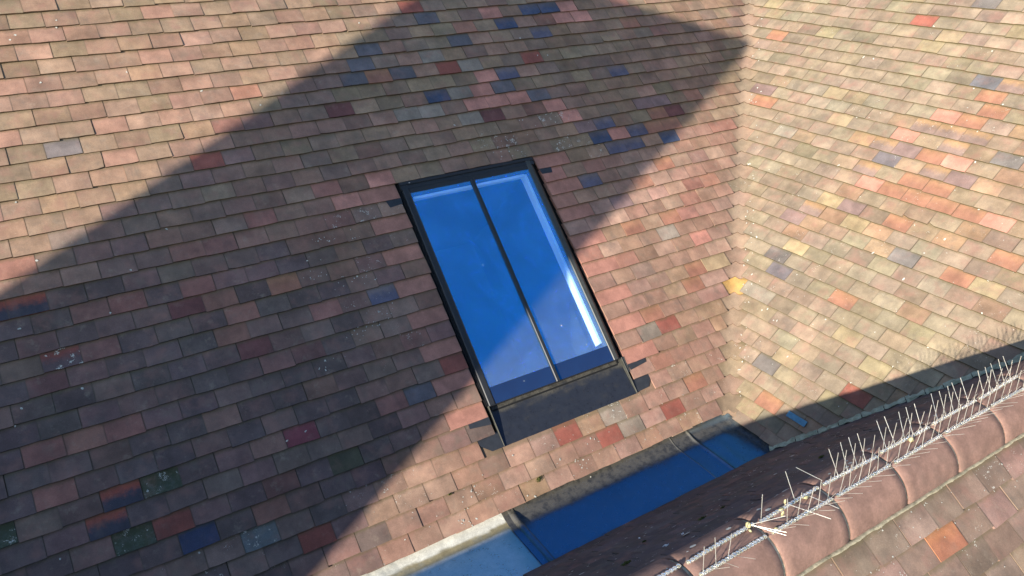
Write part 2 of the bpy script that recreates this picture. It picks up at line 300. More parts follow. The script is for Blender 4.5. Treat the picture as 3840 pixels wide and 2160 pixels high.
def pal_a(x, s):  # tones also paint light: sunlit zones lighter, most shaded zones darker
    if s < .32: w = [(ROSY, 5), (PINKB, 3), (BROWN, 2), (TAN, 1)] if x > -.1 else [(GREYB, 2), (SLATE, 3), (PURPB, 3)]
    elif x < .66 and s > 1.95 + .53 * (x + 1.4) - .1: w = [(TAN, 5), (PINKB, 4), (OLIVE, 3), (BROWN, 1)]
    elif x < .1 and s < 1.75: w = [(tuple(v * .9 for v in c), k) for c, k in [(SLATE, 6), (PURPB, 3), (GREYB, 2), (DKRED, .6), (BROWN, .8)]]  # lower-left tones darkened to paint the deeper shade there
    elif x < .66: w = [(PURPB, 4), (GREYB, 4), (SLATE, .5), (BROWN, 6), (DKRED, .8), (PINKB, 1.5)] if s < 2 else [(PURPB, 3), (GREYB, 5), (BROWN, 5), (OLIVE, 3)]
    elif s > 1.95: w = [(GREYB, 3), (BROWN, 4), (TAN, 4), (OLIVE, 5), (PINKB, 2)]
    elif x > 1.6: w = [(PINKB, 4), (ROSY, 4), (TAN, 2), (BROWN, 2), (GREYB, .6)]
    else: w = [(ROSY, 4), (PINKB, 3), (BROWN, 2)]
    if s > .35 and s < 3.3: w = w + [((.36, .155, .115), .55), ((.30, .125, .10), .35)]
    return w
def pal_b(y, s):
    if -1.1 < y < .4 and abs(s - (1.75 + .35 * (-y))) < .42: return [((.29, .20, .14), 4), ((.32, .185, .12), 3), ((.26, .195, .14), 3), ((.33, .205, .12), 2.5), ((.25, .165, .135), 2)]
    return [((.275, .208, .15), 5), ((.285, .20, .155), 5), ((.255, .208, .15), 3), ((.235, .17, .13), 2), ((.30, .23, .14), 1.5), ((.31, .19, .12), .8 if y < .3 else .3)]
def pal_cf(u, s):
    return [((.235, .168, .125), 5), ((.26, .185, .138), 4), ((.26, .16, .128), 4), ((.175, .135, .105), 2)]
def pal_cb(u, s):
    return [((.105, .082, .08), 5), ((.09, .076, .08), 4), ((.085, .075, .075), 3)]  # dark, bluish tones paint this slope's shade and sky sheen

def pick(w):
    t = rng.random() * sum(k for _, k in w)
    for c, k in w:
        t -= k
        if t <= 0: break
    tot = sum(k for _, k in w); mean = [sum(q[i] * k for q, k in w) / tot for i in range(3)]; c = [a * .6 + m * .4 for a, m in zip(c, mean)]
    v = rng.uniform(.86, 1.13)
    g = sum(c) / 3; c = [g + (a - g) * 1.05 for a in c]
    return tuple(min(.8, max(.01, a * v * rng.uniform(.96, 1.04))) for a in c)

class Tiles(MB):
    def __init__(s): super().__init__(); s.c1 = []; s.c2 = []; s.uv = []; s.fl = []; s.gv = []
    def _attr(s, n, a, b, uv, fl, gv=None):
        s.c1 += [a + (1,)] * n; s.c2 += [b + (1,)] * n; s.uv += uv; s.fl += [fl] * n; s.gv += gv or [(0, 0, 0)] * n
    def tile(s, F, u0, u1, s0, c1, c2, edge, fleck=0., moss=0., rough=1., L=.2, n0=0., clean=0.):
        NX, NS = 5, 4; r = rng.random(); rr = rng.uniform
        du = rr(-.0012, .0012) * rough; rot = rr(-.007, .007) * rough; dn = rr(0, .0028) * rough + n0; tw = rr(-.0022, .0022) * rough; dsl = rr(-.0035, .0035) * rough
        camb = rr(-.0004, .0022); curl = rr(-.001, .0025)
        gap = rr(.0006, .0022); u0 += gap * .5; u1 -= gap * .5; w = u1 - u0
        jag = [rr(-.0011, .0011) for _ in range(NX)]
        chip = rng.random(); cs = 0 if rng.random() < .5 else NX - 1
        P = []; UV = []
        for j in range(NS):
            b = (0, .28, .55, 1)[j]; row = []
            for i in range(NX):
                a = i / (NX - 1)
                u = u0 + a * w + du; v = s0 + dsl + b * L
                if j == 0:
                    v += jag[i]
                    if i == cs:
                        if chip < .012: v += rr(.006, .014); u += (1 if cs == 0 else -1) * .004
                        elif chip < .3: v += rr(.0008, .003)
                v += rot * (a - .5) * w * 6 * .5
                u += -rot * (v - s0)
                n = dn - TILT * (v - s0) - camb * (2 * a - 1) ** 2 + tw * (a - .5) - curl * (1 - b) ** 3
                row.append((u, v, n)); UV.append((a, (v - s0) / G, r))
            P.append(row)
        W3 = [[F(*p) for p in row] for row in P]
        s.quadgrid(W3); s._attr(NX * NS, c1, c2, UV, (fleck, moss, clean), [(p[0] * 7, p[1] * 1.1, 0) for row in P for p in row])
        lo = lambda p, t=TH: F(p[0], p[1], p[2] - t)
        e = [[lo(p) for p in P[0]], W3[0]]; s.quadgrid(e, smooth=False); s._attr(2 * NX, edge, edge, [(.5, .5, r)] * (2 * NX), (0, 0, 0))
        for k, fl in ((0, True), (NX - 1, False)):
            col = [P[j][k] for j in range(NS)]
            s.quadgrid([[F(*p) for p in col], [lo(p) for p in col]], smooth=False, flip=fl)
            ec = tuple(x * .9 for x in c1); s._attr(2 * NS, ec, ec, [(.5, .5, r)] * (2 * NS), (0, 0, 0))
    def finish(s, name, parent, clips=()):
        s.att = {'Col': (s.c1, 'FLOAT_COLOR'), 'Col2': (s.c2, 'FLOAT_COLOR'), 'tuv': (s.uv, 'FLOAT_VECTOR'), 'Fleck': (s.fl, 'FLOAT_VECTOR'), 'Run': (s.gv, 'FLOAT_VECTOR')}
        o = s.build(name, M_TILE, parent)
        if clips:
            bm = bmesh.new(); bm.from_mesh(o.data); off = Vector(parent.location)
            for co, no in clips:
                bmesh.ops.bisect_plane(bm, geom=bm.verts[:] + bm.edges[:] + bm.faces[:], plane_co=Vector(co) - off, plane_no=no, clear_inner=True)
            bm.to_mesh(o.data); bm.free()
        return o

def spans(u0, u1, holes):
    out = [(u0, u1)]
    for h0, h1 in holes:
        nx = []
        for a, b in out:
            if h1 <= a or h0 >= b: nx.append((a, b)); continue
            if a < h0: nx.append((a, h0))
            if b > h1: nx.append((h1, b))
        out = nx
    return out

def course(lo, hi, off, holes=(), minw=.1):
    """split one course into tiles, joints at off + k*TW, slivers merged into a wide tile"""
    out = []
    for a, b in spans(lo, hi, holes):
        k0 = math.floor((a - off) / TW) + 1; cuts = [a]
        k = k0
        while off + k * TW < b - 1e-6: cuts.append(off + k * TW); k += 1
        cuts.append(b)
        if len(cuts) > 2 and cuts[1] - cuts[0] < minw: del cuts[1]
        if len(cuts) > 2 and cuts[-1] - cuts[-2] < minw: del cuts[-2]
        out += list(zip(cuts[:-1], cuts[1:]))
    return out

def special(table, a, b, s0, s1, sgn=1):
    for x, s, c in table:
        if a <= sgn * x < b and s0 <= s < s1: return c
    return None

def colours(code, pal):
    if code in CODE2: return CODE2[code]
    c = CODE[code] if code else pick(pal)
    k = rng.uniform(.82, 1.15)
    return c, tuple(x * k for x in c)

# ---- the big roof: near slope, right-hand slope, valley between them
roof = thing('tiled_roof', 'large mottled clay tile roof with a valley, around the blue roof window', 'roof', (0, 0, 0))
ta = Tiles(); tb = Tiles()
ROWS_A = 47
for k in range(-1, ROWS_A):
    s0 = k * G if k >= 0 else -.0012
    L = .2 if k >= 0 else .1
    off = (.0 if k % 2 == 0 else .083)
    xe = XV + max(s0, 0) * Q - .05 + rng.uniform(-.006, .006)
    holes = []
    if k >= 4 and k < 20: holes = [(.654 + rng.uniform(-.004, .003), 1.650 + rng.uniform(-.003, .005))]
    if k == 3: holes = [(.540, 1.770)]
    for a, b in course(-6., xe, off + rng.uniform(-.004, .004), holes):
        mid = (a + b) / 2
        code = special(SPEC_A, a, b, s0, s0 + G) if k >= 0 else None
        wide = b - a > .19 and k >= 4 and k < 20 and (abs(b - .654) < .03 or abs(a - 1.65) < .03)
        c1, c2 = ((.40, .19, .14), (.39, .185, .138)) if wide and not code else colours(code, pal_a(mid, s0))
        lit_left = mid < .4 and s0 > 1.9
        edge = tuple(x * e for x, e in zip(c1, (.36, .35, .32))) if not lit_left else (.12, .085, .05)  # darker edges outside the sunlit left paint the course shadows
        fl = 0.
        if .1 < mid < .66 and .5 < s0 < 1.9 and rng.random() < .45 and not wide: fl = rng.uniform(.06, .2)
        if s0 < .35 and rng.random() < .4: fl = rng.uniform(.08, .2)
        if 1.2 < mid < 2.2 and 1.9 < s0 < 2.3 and rng.random() < .45: fl = rng.uniform(.12, .26)
        moss = 0.
        if code in ('M', 'l'): fl, moss = .24, (.6 if code == 'M' else .1)
        if code == 'rl': fl = .35
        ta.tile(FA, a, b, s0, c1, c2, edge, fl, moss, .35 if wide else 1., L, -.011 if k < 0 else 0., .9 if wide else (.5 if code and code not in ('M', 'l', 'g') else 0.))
slope_a = ta.finish('roof_slope', roof)

GB, OB = .0985, .04
NBACK = Vector((0, SB_, CB_)); PBACK = Vector((0, -.40, -.025)); NFRONT = Vector((0, -SA_, CA_)); PFRONT = Vector((0, -1.645, .949))
for part in (0, 1):
    for k in range(-1, 44):
        s0 = OB + k * GB if k >= 0 else -.03
        ye = max(s0, 0) * Q - .05 + rng.uniform(-.012, .01)
        lo, hi = (-ye, 1.508) if part == 0 else (1.508, 4.2)
        for a, b in course(lo, hi, (.02 if k % 2 == 0 else .103) + rng.uniform(-.006, .006)):
            zt = (s0 + G) * Q; yv = -a
            zc = -.025 - (yv + .40) * .97 if part == 0 else .949 + (-b + 1.645) * .84
            if zt < (-.025 - (-a + .40) * .97 if part == 0 else 0) - .05: continue
            code = special(SPEC_B, a, b, s0, s0 + GB, -1)
            c1, c2 = colours(code, pal_b(-(a + b) / 2, s0)); c1 = tuple(x * f for x, f in zip(c1, (.95, 1., .95))); c2 = tuple(x * f for x, f in zip(c2, (.95, 1., .95)))
            tb.tile(FB, a, b, s0, c1, c2, (.115, .095, .045), .13 if rng.random() < .22 else 0., 0., 1., clean=.5 if code and code != 'g' else 0.)
    if part == 0: tb0 = tb; tb = Tiles()
slope_b = tb0.finish('roof_slope', roof, [(PBACK + NBACK * .012, NBACK), (Vector((0, -1.508, 0)), Vector((0, 1, 0)))])
slope_b2 = tb.finish('roof_slope', roof, [(PFRONT + NFRONT * .012, NFRONT), (Vector((0, -1.508, 0)), Vector((0, -1, 0)))])

# valley tiles: one trough-shaped tile per course
def valley_point(h, w, dn, rad):
    """h: height of the point on both slopes, w in -1..1 scaled metres across the valley (minus: near slope, plus: right slope)"""
    aw = math.sqrt(w * w + rad * rad) - rad * .35
    # smooth trough: blend both slopes
    k = .5 + .5 * math.tanh(w / max(rad, 1e-4))
    ax = min(0, w); bx = max(0, w)
    soft = rad * .5 * math.exp(-(w / rad) ** 2)
    p = np.array([XV + h + ax, h - bx, h + soft])
    return p + np.array([-Q * k, -Q * (1 - k), Q]) * dn
for k in range(-1, ROWS_A):
    s0 = k * G if k >= 0 else -.02
    t = Tiles(); L = .205; NX, NS = 13, 5; r = rng.random(); P = []
    c1 = (.42, .255, .085) if k == 7 else pick([((.25, .185, .128), 4), ((.265, .19, .135), 3), ((.26, .165, .11), 1)] if k > 3 else [((.25, .18, .12), 2), ((.2, .14, .1), 2)])
    wb = rng.uniform(.042, .052)
    for j in range(NS):
        b = (0, .1, .3, .6, 1)[j]; row = []
        for i in range(NX):
            a = 2 * i / (NX - 1) - 1
            wid = wb + b * L * Q * .95 + .012
            w = a * wid
            tail = .016 * a * a if j == 0 else (.006 * a * a if j == 1 else 0)        # rounded tail
            h = (s0 + b * L + tail) * Q
            if k < 2: h += rng.uniform(-.002, .002)
            row.append(valley_point(h, w, -.0035 - TILT * b * L, .028))
        P.append(row)
    t.quadgrid(P); t._attr(NX * NS, c1, tuple(x * 1.05 for x in c1), [(.5, (0, .1, .3, .6, 1)[j] * 1.6, r) for j in range(NS) for i in range(NX)], (rng.uniform(.0, .13), 0, .5))
    low = [tuple(np.array(p) - np.array([-.5, -.5, .7]) * .011) for p in P[0]]
    t.quadgrid([low, P[0]], smooth=False); ed = tuple(x * .6 for x in c1); t._attr(2 * NX, ed, ed, [(.5, .5, r)] * (2 * NX), (0, 0, 0))
    v = t.finish('valley_tile', roof)
    if k == 7: v['label'] = 'clean yellow valley tile'

u = MB()
u.box(FA, -6, .655, .03, 4.9, -.075, -.05); u.box(FA, 1.649, 8, .03, 4.9, -.075, -.05); u.box(FA, .655, 1.649, 2.0, 4.9, -.075, -.05); u.box(FA, .655, 1.649, .03, .5, -.085, -.06)
u.box(FB, -8, 3.9, .0, 4.6, -.075, -.05)
u.build('underlay', M_UNDER, roof)

# mortar along the cut edge where the right-hand slope meets the lower roof
def mortar_run(pts, wid, hei, seed, nseg=9):
    m = MB(); rows = []
    for i, (p, across, up) in enumerate(pts):
        row = []
        for j in range(nseg):
            a = math.pi * j / (nseg - 1); q = Vector(p) * 17 + Vector((j * .4, seed, 0)); k = 1 + .55 * mnoise.noise(q * 1.3) + .3 * mnoise.noise(q * 4)
            row.append(tuple(Vector(p) + Vector(across) * math.cos(a) * wid * k + Vector(up) * math.sin(a) * hei * k))
        rows.append(row)
    m.quadgrid(rows, smooth=True); return m
dirv = Vector((1, -1 / .97, 1)).normalized(); p0 = Vector((2.18, -.365, -.04)); up = (Vector((-Q, 0, Q)) + NBACK).normalized(); ac = dirv.cross(up)
gm = MB(); d0 = 0.
while d0 < 2.0:
    l = rng.uniform(.09, .19)
    pts = [(p0 + dirv * (d0 + .002 + (l - .004) * i / 10) + up * rng.uniform(-.001, .001), ac, up) for i in range(11)]
    q = mortar_run(pts, rng.uniform(.028, .034), rng.uniform(.006, .008), d0 * 9); b = len(gm.v); gm.v += q.v; gm.f += [tuple(b + k for k in f) for f in q.f]; gm.smooth += q.smooth
    d0 += l
gm.build('mortar', M_GREENM, roof)

# lichen spots and droppings on the slopes: marks lying on the tiles
def dab(m, F, uu, ss, size, stretch=1., ang=0., lift=.0022, gauge=G, off=0.):
    fr = ((ss - off) % gauge); n = -TILT * fr + lift + .0010; k = rng.randint(6, 9); pts = []
    for i in range(k):
        t = 2 * math.pi * i / k; r = size * rng.uniform(.55, 1.1); a, b = r * stretch * math.cos(t), r * math.sin(t)
        pts.append(F(uu + a * math.cos(ang) - b * math.sin(ang), ss + a * math.sin(ang) + b * math.cos(ang), n))
    m.poly(pts)
m = MB()
for uu, ss, sz in DABS_A: dab(m, FA, uu, ss, sz, rng.uniform(1, 1.7), rng.uniform(0, 3))
for _ in range(150):                                                # clusters on the older tiles left of the window
    cx, cs = rng.choice(CLUST); dab(m, FA, cx + rng.gauss(0, .035), cs + rng.gauss(0, .022), rng.uniform(.0015, .0045), rng.uniform(1, 1.8), rng.uniform(0, 3))
for _ in range(60): dab(m, FA, rng.uniform(-.2, 2.1), rng.uniform(.0, .3), rng.uniform(.001, .003), rng.uniform(1, 2), rng.uniform(0, 3))
for y, ss, sz in DABS_B: dab(m, FB, -y, ss, sz, rng.uniform(1, 2.2), rng.uniform(0, 3), gauge=GB, off=OB)
for _ in range(150):
    ss = rng.uniform(.2, 3.2); dab(m, FB, rng.uniform(-ss * Q + .1, 1.2), ss, rng.uniform(.001, .0032), rng.uniform(1, 2.4), rng.uniform(0, 3), gauge=GB, off=OB)
for _ in range(70):
    ss = rng.uniform(.1, 2.9); w = rng.uniform(.0, .09); p = FB(-(ss * Q - .06 - w), ss); dab(m, FB, -(ss * Q - .06 - w), ss, rng.uniform(.0015, .006), rng.uniform(1, 1.6), rng.uniform(0, 3), gauge=GB, off=OB)
tag(m.build('lichen_spots', M_FLECK, roof), kind='stuff')

# ------------------------------------------------------------------ roof window
sky_o = FA(1.145, .4, 0)
win = thing('roof_window', 'tall blue glass roof window in a black metal frame with one glazing bar', 'roof window', tuple(sky_o))
X0, X1, S0, S1 = .674, 1.624, .553, 1.984; GX0, GX1, GS0, GS1 = .721, 1.566, .557, 1.912; BX0, BX1 = 1.133, 1.161
m = MB()                                                            # black tray round the frame
m.box(FA, .630, X0, .50, 2.05, -.075, -.058); m.box(FA, X1, 1.675, .50, 2.05, -.075, -.058); m.box(FA, X0, X1, S1, 2.06, -.075, -.055)
m.box(FA, .628, .640, .52, 2.05, -.075, -.030); m.box(FA, 1.664, 1.676, .52, 2.05, -.075, -.030)
m.build('gutter_tray', M_BLACK, win)
m = MB()
for i, (a, b, h) in enumerate(((.656, .661, -.022), (.664, .669, -.012), (.6715, .676, -.004))): m.box(FA, a, b, S0 + .004 * i, 1.99, -.058, h)
m.build('edge_trim', M_BLACK, win)
# side and head frames, profile (u, n)
m = MB(); m.prism(FA, [(.678, -.058), (.678, .004), (.683, .008), (.711, .010), (.7205, .004), (.7205, -.05)], S0, S1); m.build('side_frame', M_FRAME, win, bevel=.001)
m = MB(); m.prism(FA, [(1.566, -.05), (1.566, .006), (1.5705, .011), (1.596, .011), (1.599, .009), (1.6225, -.012), (1.6225, -.058)], S0, S1); m.build('side_frame', M_FRAME_LIT, win, bevel=.001)
m = MB(); m.prism(FA, [(GS1, -.05), (GS1, .004), (1.938, .009), (1.941, .006), (1.960, .0075), (1.963, .004), (1.969, .004), (1.972, .010), (1.980, .012), (1.988, .004), (1.988, -.055)], .7205, 1.566, 'u')
m.build('head_frame', M_FRAME, win, bevel=.0008)
m = MB(); m.prism(FA, [(1.9395, .0095), (1.962, .0095), (1.9645, .006), (1.968, .006), (1.9705, .013), (1.981, .0145), (1.992, .006), (1.992, -.055), (1.9395, -.04)], .672, 1.6255, 'u'); m.build('head_cap', M_FRAME, win, bevel=.0008)
m = MB(); c = FA(.735, 1.977, .0145); m.blob(c, .0045, .004, .003, 1, 8, 5, 0); m.build('screw', M_STEEL, win)
m = MB(); m.prism(FA, [(BX0, .004), (BX0 + .001, .011), (BX0 + .006, .0155), (BX1 - .006, .0155), (BX1 - .001, .011), (BX1, .004)], .551, 1.925); m.build('glazing_bar', M_FRAME, win, bevel=.001)
for a, b in ((GX0, BX0), (BX1, GX1)):
    p = MB(); p.box(FA, a, b, .652, GS1, .0, .004); g = p.build('glass_pane', M_GLASS, win)
    p = MB(); p.box(FA, a, b, S0 + .001, .6515, .0, .0042); p.build('glass_edge', M_FRIT, win)
m = MB()
for x, s, z in ((.985, 1.36, .0045), (1.32, .86, .004), (.94, .62, .003), (1.43, .70, .003), (.80, 1.05, .002), (1.25, 1.5, .0022)): m.poly([FA(x + z * math.cos(t) * rng.uniform(.7, 1.2), s + z * math.sin(t) * rng.uniform(.7, 1.2), .0046) for t in [2 * math.pi * i / 7 for i in range(7)]])
m.build('bird_dropping', M_FLECK, win)
m = MB(); m.box(FA, BX0, BX1, S0 + .001, GS1, -.004, .0038); m.build('gasket', M_BLACK, win)
m = MB(); m.box(FA, .680, 1.622, .549, .557, -.045, -.0005); m.build('bottom_rail', M_FRAME, win, bevel=.001)
m = MB(); m.box(FA, 1.552, 1.566, .684, 1.90, -.100, -.040); m.build('reveal_board', M_WHITE, win)
m = MB(); m.box(FA, .748, 1.552, 1.890, 1.905, -.075, -.040); m.build('reveal_board', M_WHITE, win)
m = MB()                                                            # the dark room below
for q in ((.70, 1.60, .53, 1.93, -1.2, -1.19), (.69, .70, .53, 1.93, -1.2, -.03), (1.60, 1.61, .53, 1.93, -1.2, -.03), (.70, 1.60, .52, .53, -1.2, -.03), (.70, 1.60, 1.93, 1.94, -1.2, -.03)): m.box(FA, *q)
m.build('shaft', M_DARK, win)
m = MB()                                                            # ghost of a label under the glass
m.poly([FA(1.475, 1.770, -.006), FA(1.430, 1.742, -.006), FA(1.420, 1.655, -.006), FA(1.455, 1.700, -.006)][::-1]); 
# apron flashing, dressed over the tiles below
ap = MB(); rows = []
outline = [(.673, .395), (.673, .317)]
nx, ns = 40, 12
for j in range(ns):
    row = []
    for i in range(nx):
        a = i / (nx - 1); b = j / (ns - 1); uu = .676 + a * (1.630 - .676); ss = .317 + b * (.553 - .317)
        nn = -.0085 - b * .027 + .0018 * mnoise.noise(Vector((uu * 6, ss * 9, 1))) + (.002 * mnoise.noise(Vector((uu * 25, ss * 6, 4))) if j == 0 else 0)
        row.append(FA(uu, ss + (.002 * mnoise.noise(Vector((uu * 14, 0, 2))) if j == 0 else 0), nn))
    rows.append(row)
ap.quadgrid(rows)
ap.quadgrid([[np.array(p) - FA(0, 0, .004) for p in rows[0]], rows[0]], smooth=False)
apd = [min(1, .95 * sm(.47, .55, q[0] + .03 * mnoise.noise(Vector((q[1] * 9, q[0] * 20, 3)))) + .30 * max(0, .35 + mnoise.noise(Vector((q[1] * 14, q[0] * 30, 9))))) for q in [((np.array(v) @ np.array((0, Q, Q))), v[0]) for v in ap.v]]
ap.att = {'Col': ([(.021, .025, .033, 1)] * len(ap.v), 'FLOAT_COLOR'), 'DirtSun': (apd, 'FLOAT')}
ap.build('apron_flashing', M_APRON, win)
for x, sg in ((.676, 1), (1.630, -1)):                             # standing edges of the apron
    m = MB(); m.prism(FA, [(x - .002, -.05), (x - .002, -.003), (x - .0005, -.001), (x + .001, -.001), (x + .002, -.003), (x + .002, -.05)], .318, .556); e = m.build('welt', M_WELT, win)
for pts in ([(.540, .410), (.540, .380), (.548, .362), (.600, .3165), (.676, .317), (.676, .41)], [(1.630, .41), (1.630, .322), (1.728, .327), (1.766, .366), (1.772, .380), (1.770, .41)]):
    m = MB(); top = [FA(x, s, -.0055 - (s - .317) * .09) for x, s in pts]; bot = [p - FA(0, 0, .004) for p in top]
    m.poly(top); [m.poly([bot[i], bot[(i + 1) % len(top)], top[(i + 1) % len(top)], top[i]]) for i in range(len(top))]; m.build('apron_ear', M_SOAKER, win)
for pts in ([(.556, 1.905), (.569, 1.851), (.652, 1.861), (.655, 1.905)], [(1.649, 1.91), (1.659, 1.863), (1.738, 1.860), (1.747, 1.91)], [(.523, .51), (.522, .473), (.652, .455), (.652, .51)], [(1.652, .51), (1.657, .462), (1.787, .476), (1.788, .51)]):
    m = MB(); ln = lambda s: -TILT * ((s % G)) + .0035 if (s % G) > .02 else -TILT * G + .0
    top = [FA(x, s, -.0085 + .0048 if True else 0) for x, s in pts]; bot = [p - FA(0, 0, .002) for p in top]
    m.poly(top); [m.poly([bot[i], bot[(i + 1) % 4], top[(i + 1) % 4], top[i]]) for i in range(4)]; m.build('soaker', M_SOAKER, win)
m = MB(); m.prism(FA, [(1.629, -.035), (1.629, -.012), (1.636, -.006), (1.652, -.006), (1.656, -.02), (1.656, -.035)], .455, .556); m.build('drip_angle', M_FRAME_LIT, win, bevel=.001)

# ------------------------------------------------------------------ valley gutter between the two roofs
gut = thing('valley_gutter', 'dark metal box gutter between the big roof and the lower roof', 'gutter', (1.1, -.2, -.06))
def prof_y(y):                                                      # height of the gutter sheet across its width
    if y > -.06:
        t = min(1, max(0, (y + .06) / .13)); return -.062 + .04 * (t * t * (3 - 2 * t))
    if y < -.40: return -.062 + min(.06, (-.40 - y) * .8)
    return -.062
xs = sorted(set([.528 + i * .012 for i in range(150)] + [.545 + i * .003 for i in range(24)] + [1.72 + i * .0025 for i in range(10)] + [1.845 + i * .004 for i in range(16)]))
ys = [.11, .09, .07, .055, .04, .025, .01, -.004, -.018, -.032, -.046, -.06, -.08, -.11, -.15, -.2, -.25, -.3, -.35, -.38, -.41, -.45, -.49]
def hz(x, y):
    z = prof_y(y + .008 * mnoise.noise(Vector((x * 5, 0, 3)))) + .0022 * mnoise.noise(Vector((x * 4, y * 9, 0))) + .0012 * mnoise.noise(Vector((x * 17, y * 14, 5)))
    d = abs(x - .582) / .019
    if d < 1: z = max(z, z + .019 * math.sqrt(1 - d * d) * sm(.035, -.03, y))
    z += .004 * math.exp(-((x - 1.733) / .004) ** 2) + .0016 * sm(1.733, 1.728, x)
    z += .010 * math.exp(-((x - 1.873) / .011) ** 2) * sm(.03, -.02, y)
    z += .03 * sm(2.165, 2.24, x) 
    return z
m = MB(); m.quadgrid([[(x, y, hz(x, y)) for y in ys] for x in xs], flip=False)
m.quadgrid([[(xs[0], y, hz(xs[0], y) - .006) for y in ys], [(xs[0], y, hz(xs[0], y)) for y in ys]], smooth=False)
dirt = []; colr = []
for v in m.v:
    x, y = v[0], v[1]; nz = .5 * mnoise.noise(Vector((x * 6, y * 9, 2)))
    d = sm(-.135, -.06, y + .03 * nz) + .9 * sm(2.02, 2.17, x + .05 * nz - .15 * max(0, -y - .1)) + .25 * math.exp(-((x - .582) / .03) ** 2) + .35 * math.exp(-((x - 1.873) / .018) ** 2) + .35 * math.exp(-((x - 1.733) / .006) ** 2) + .35 * sm(-.28, -.38, y) * nz  # eave band paints the sunlit strip's brown; right end and seams are dirt
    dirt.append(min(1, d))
    sc = .9 * math.exp(-((x - 1.7335) / .004) ** 2) + .55 * math.exp(-((x - 1.867) / .008) ** 2) + .8 * math.exp(-((x - .592) / .006) ** 2) * sm(-.5, .1, y) + .5 * math.exp(-((y - .004 - .006 * nz) / .010) ** 2)  # pale silt at the welts, painted highlights on roll and fillet crest
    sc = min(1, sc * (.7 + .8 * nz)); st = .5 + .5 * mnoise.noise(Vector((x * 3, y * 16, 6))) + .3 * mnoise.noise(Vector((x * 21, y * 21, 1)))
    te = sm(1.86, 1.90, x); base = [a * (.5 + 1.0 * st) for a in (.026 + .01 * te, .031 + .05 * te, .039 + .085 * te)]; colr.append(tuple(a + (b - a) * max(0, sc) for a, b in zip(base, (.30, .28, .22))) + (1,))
m.att = {'Col': (colr, 'FLOAT_COLOR'), 'DirtSun': (dirt, 'FLOAT')}
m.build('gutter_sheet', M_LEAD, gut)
m = MB(); cols = []; sheen = []; P = []
xl = [-4.5 + i * .1 for i in range(30)] + [-1.5 + i * .014 for i in range(149)]
for x in xl:
    row = []
    for y in [.11, .09, .07, .055, .045, .035, .025, .015, .005, -.005, -.015, -.025, -.035, -.045, -.055, -.07, -.09, -.12, -.16, -.2, -.25, -.3, -.36, -.41, -.45, -.49]:
        n1 = mnoise.noise(Vector((x * 9, y * 14, 0))); n2 = mnoise.noise(Vector((x * 31, y * 40, 3))); n3 = mnoise.noise(Vector((x * 3, y * 5, 8)))
        row.append((x, y, prof_y(y) - .007 + .0015 * n1))
        yy = y + .010 * n1 + .006 * n2
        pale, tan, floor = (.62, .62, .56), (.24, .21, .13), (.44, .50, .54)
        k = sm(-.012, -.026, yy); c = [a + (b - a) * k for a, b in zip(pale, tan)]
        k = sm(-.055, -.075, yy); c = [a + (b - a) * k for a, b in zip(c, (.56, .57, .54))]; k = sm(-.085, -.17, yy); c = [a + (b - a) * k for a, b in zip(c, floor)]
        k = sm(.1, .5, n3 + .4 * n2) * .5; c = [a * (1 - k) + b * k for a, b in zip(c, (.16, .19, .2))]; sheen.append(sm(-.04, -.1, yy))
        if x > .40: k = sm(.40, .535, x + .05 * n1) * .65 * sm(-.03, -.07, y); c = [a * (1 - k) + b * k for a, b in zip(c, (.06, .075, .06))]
        cols.append(tuple(c) + (1,))
    P.append(row)
m.quadgrid(P); m.att = {'Col': (cols, 'FLOAT_COLOR'), 'Sheen': (sheen, 'FLOAT')}
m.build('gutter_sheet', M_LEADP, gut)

# ------------------------------------------------------------------ lower roof with the half-round ridge
low = thing('tiled_roof', 'lower brown tiled roof whose half-round ridge runs along the bottom right', 'roof', (1.2, RIDGE_Y, .9))
tc = Tiles()
for k in range(0, 26):
    s0 = -.112 - k * G
    off = .826 if k % 2 == 0 else .743
    for a, b in course(-6., min(3.3, 3.2 + s0), off + rng.uniform(-.01, .01)):
        mid = (a + b) / 2; c1, c2 = colours(None, pal_cf(mid, s0))
        if ORANGE_C and a <= ORANGE_C[0] < b and s0 <= ORANGE_C[1] < s0 + G: c1, c2 = (.38, .16, .08), (.33, .135, .08)
        elif k == 0: c1 = tuple(x * .8 for x in c1)
        tc.tile(FCF, a, b, s0, c1, c2, (.10, .075, .05), .16 if rng.random() < .4 else 0, 0, 1.6, L=.2 if k else .145)
tc.finish('roof_slope', low)
tk = Tiles()
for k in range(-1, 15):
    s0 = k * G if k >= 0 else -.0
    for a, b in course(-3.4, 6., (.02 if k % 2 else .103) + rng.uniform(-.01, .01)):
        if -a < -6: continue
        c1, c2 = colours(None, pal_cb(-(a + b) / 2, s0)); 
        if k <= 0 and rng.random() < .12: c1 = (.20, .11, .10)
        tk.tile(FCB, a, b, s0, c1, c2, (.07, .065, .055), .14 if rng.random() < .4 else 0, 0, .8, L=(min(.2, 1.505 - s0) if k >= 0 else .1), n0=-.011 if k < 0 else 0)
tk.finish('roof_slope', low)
u = MB(); u.box(FCF, -6, 3.3, -2.7, .12, -.08, -.05); u.box(FCB, -3.2, 6, .03, 1.5, -.08, -.05); u.build('underlay', M_UNDER, low)
nseg = 30
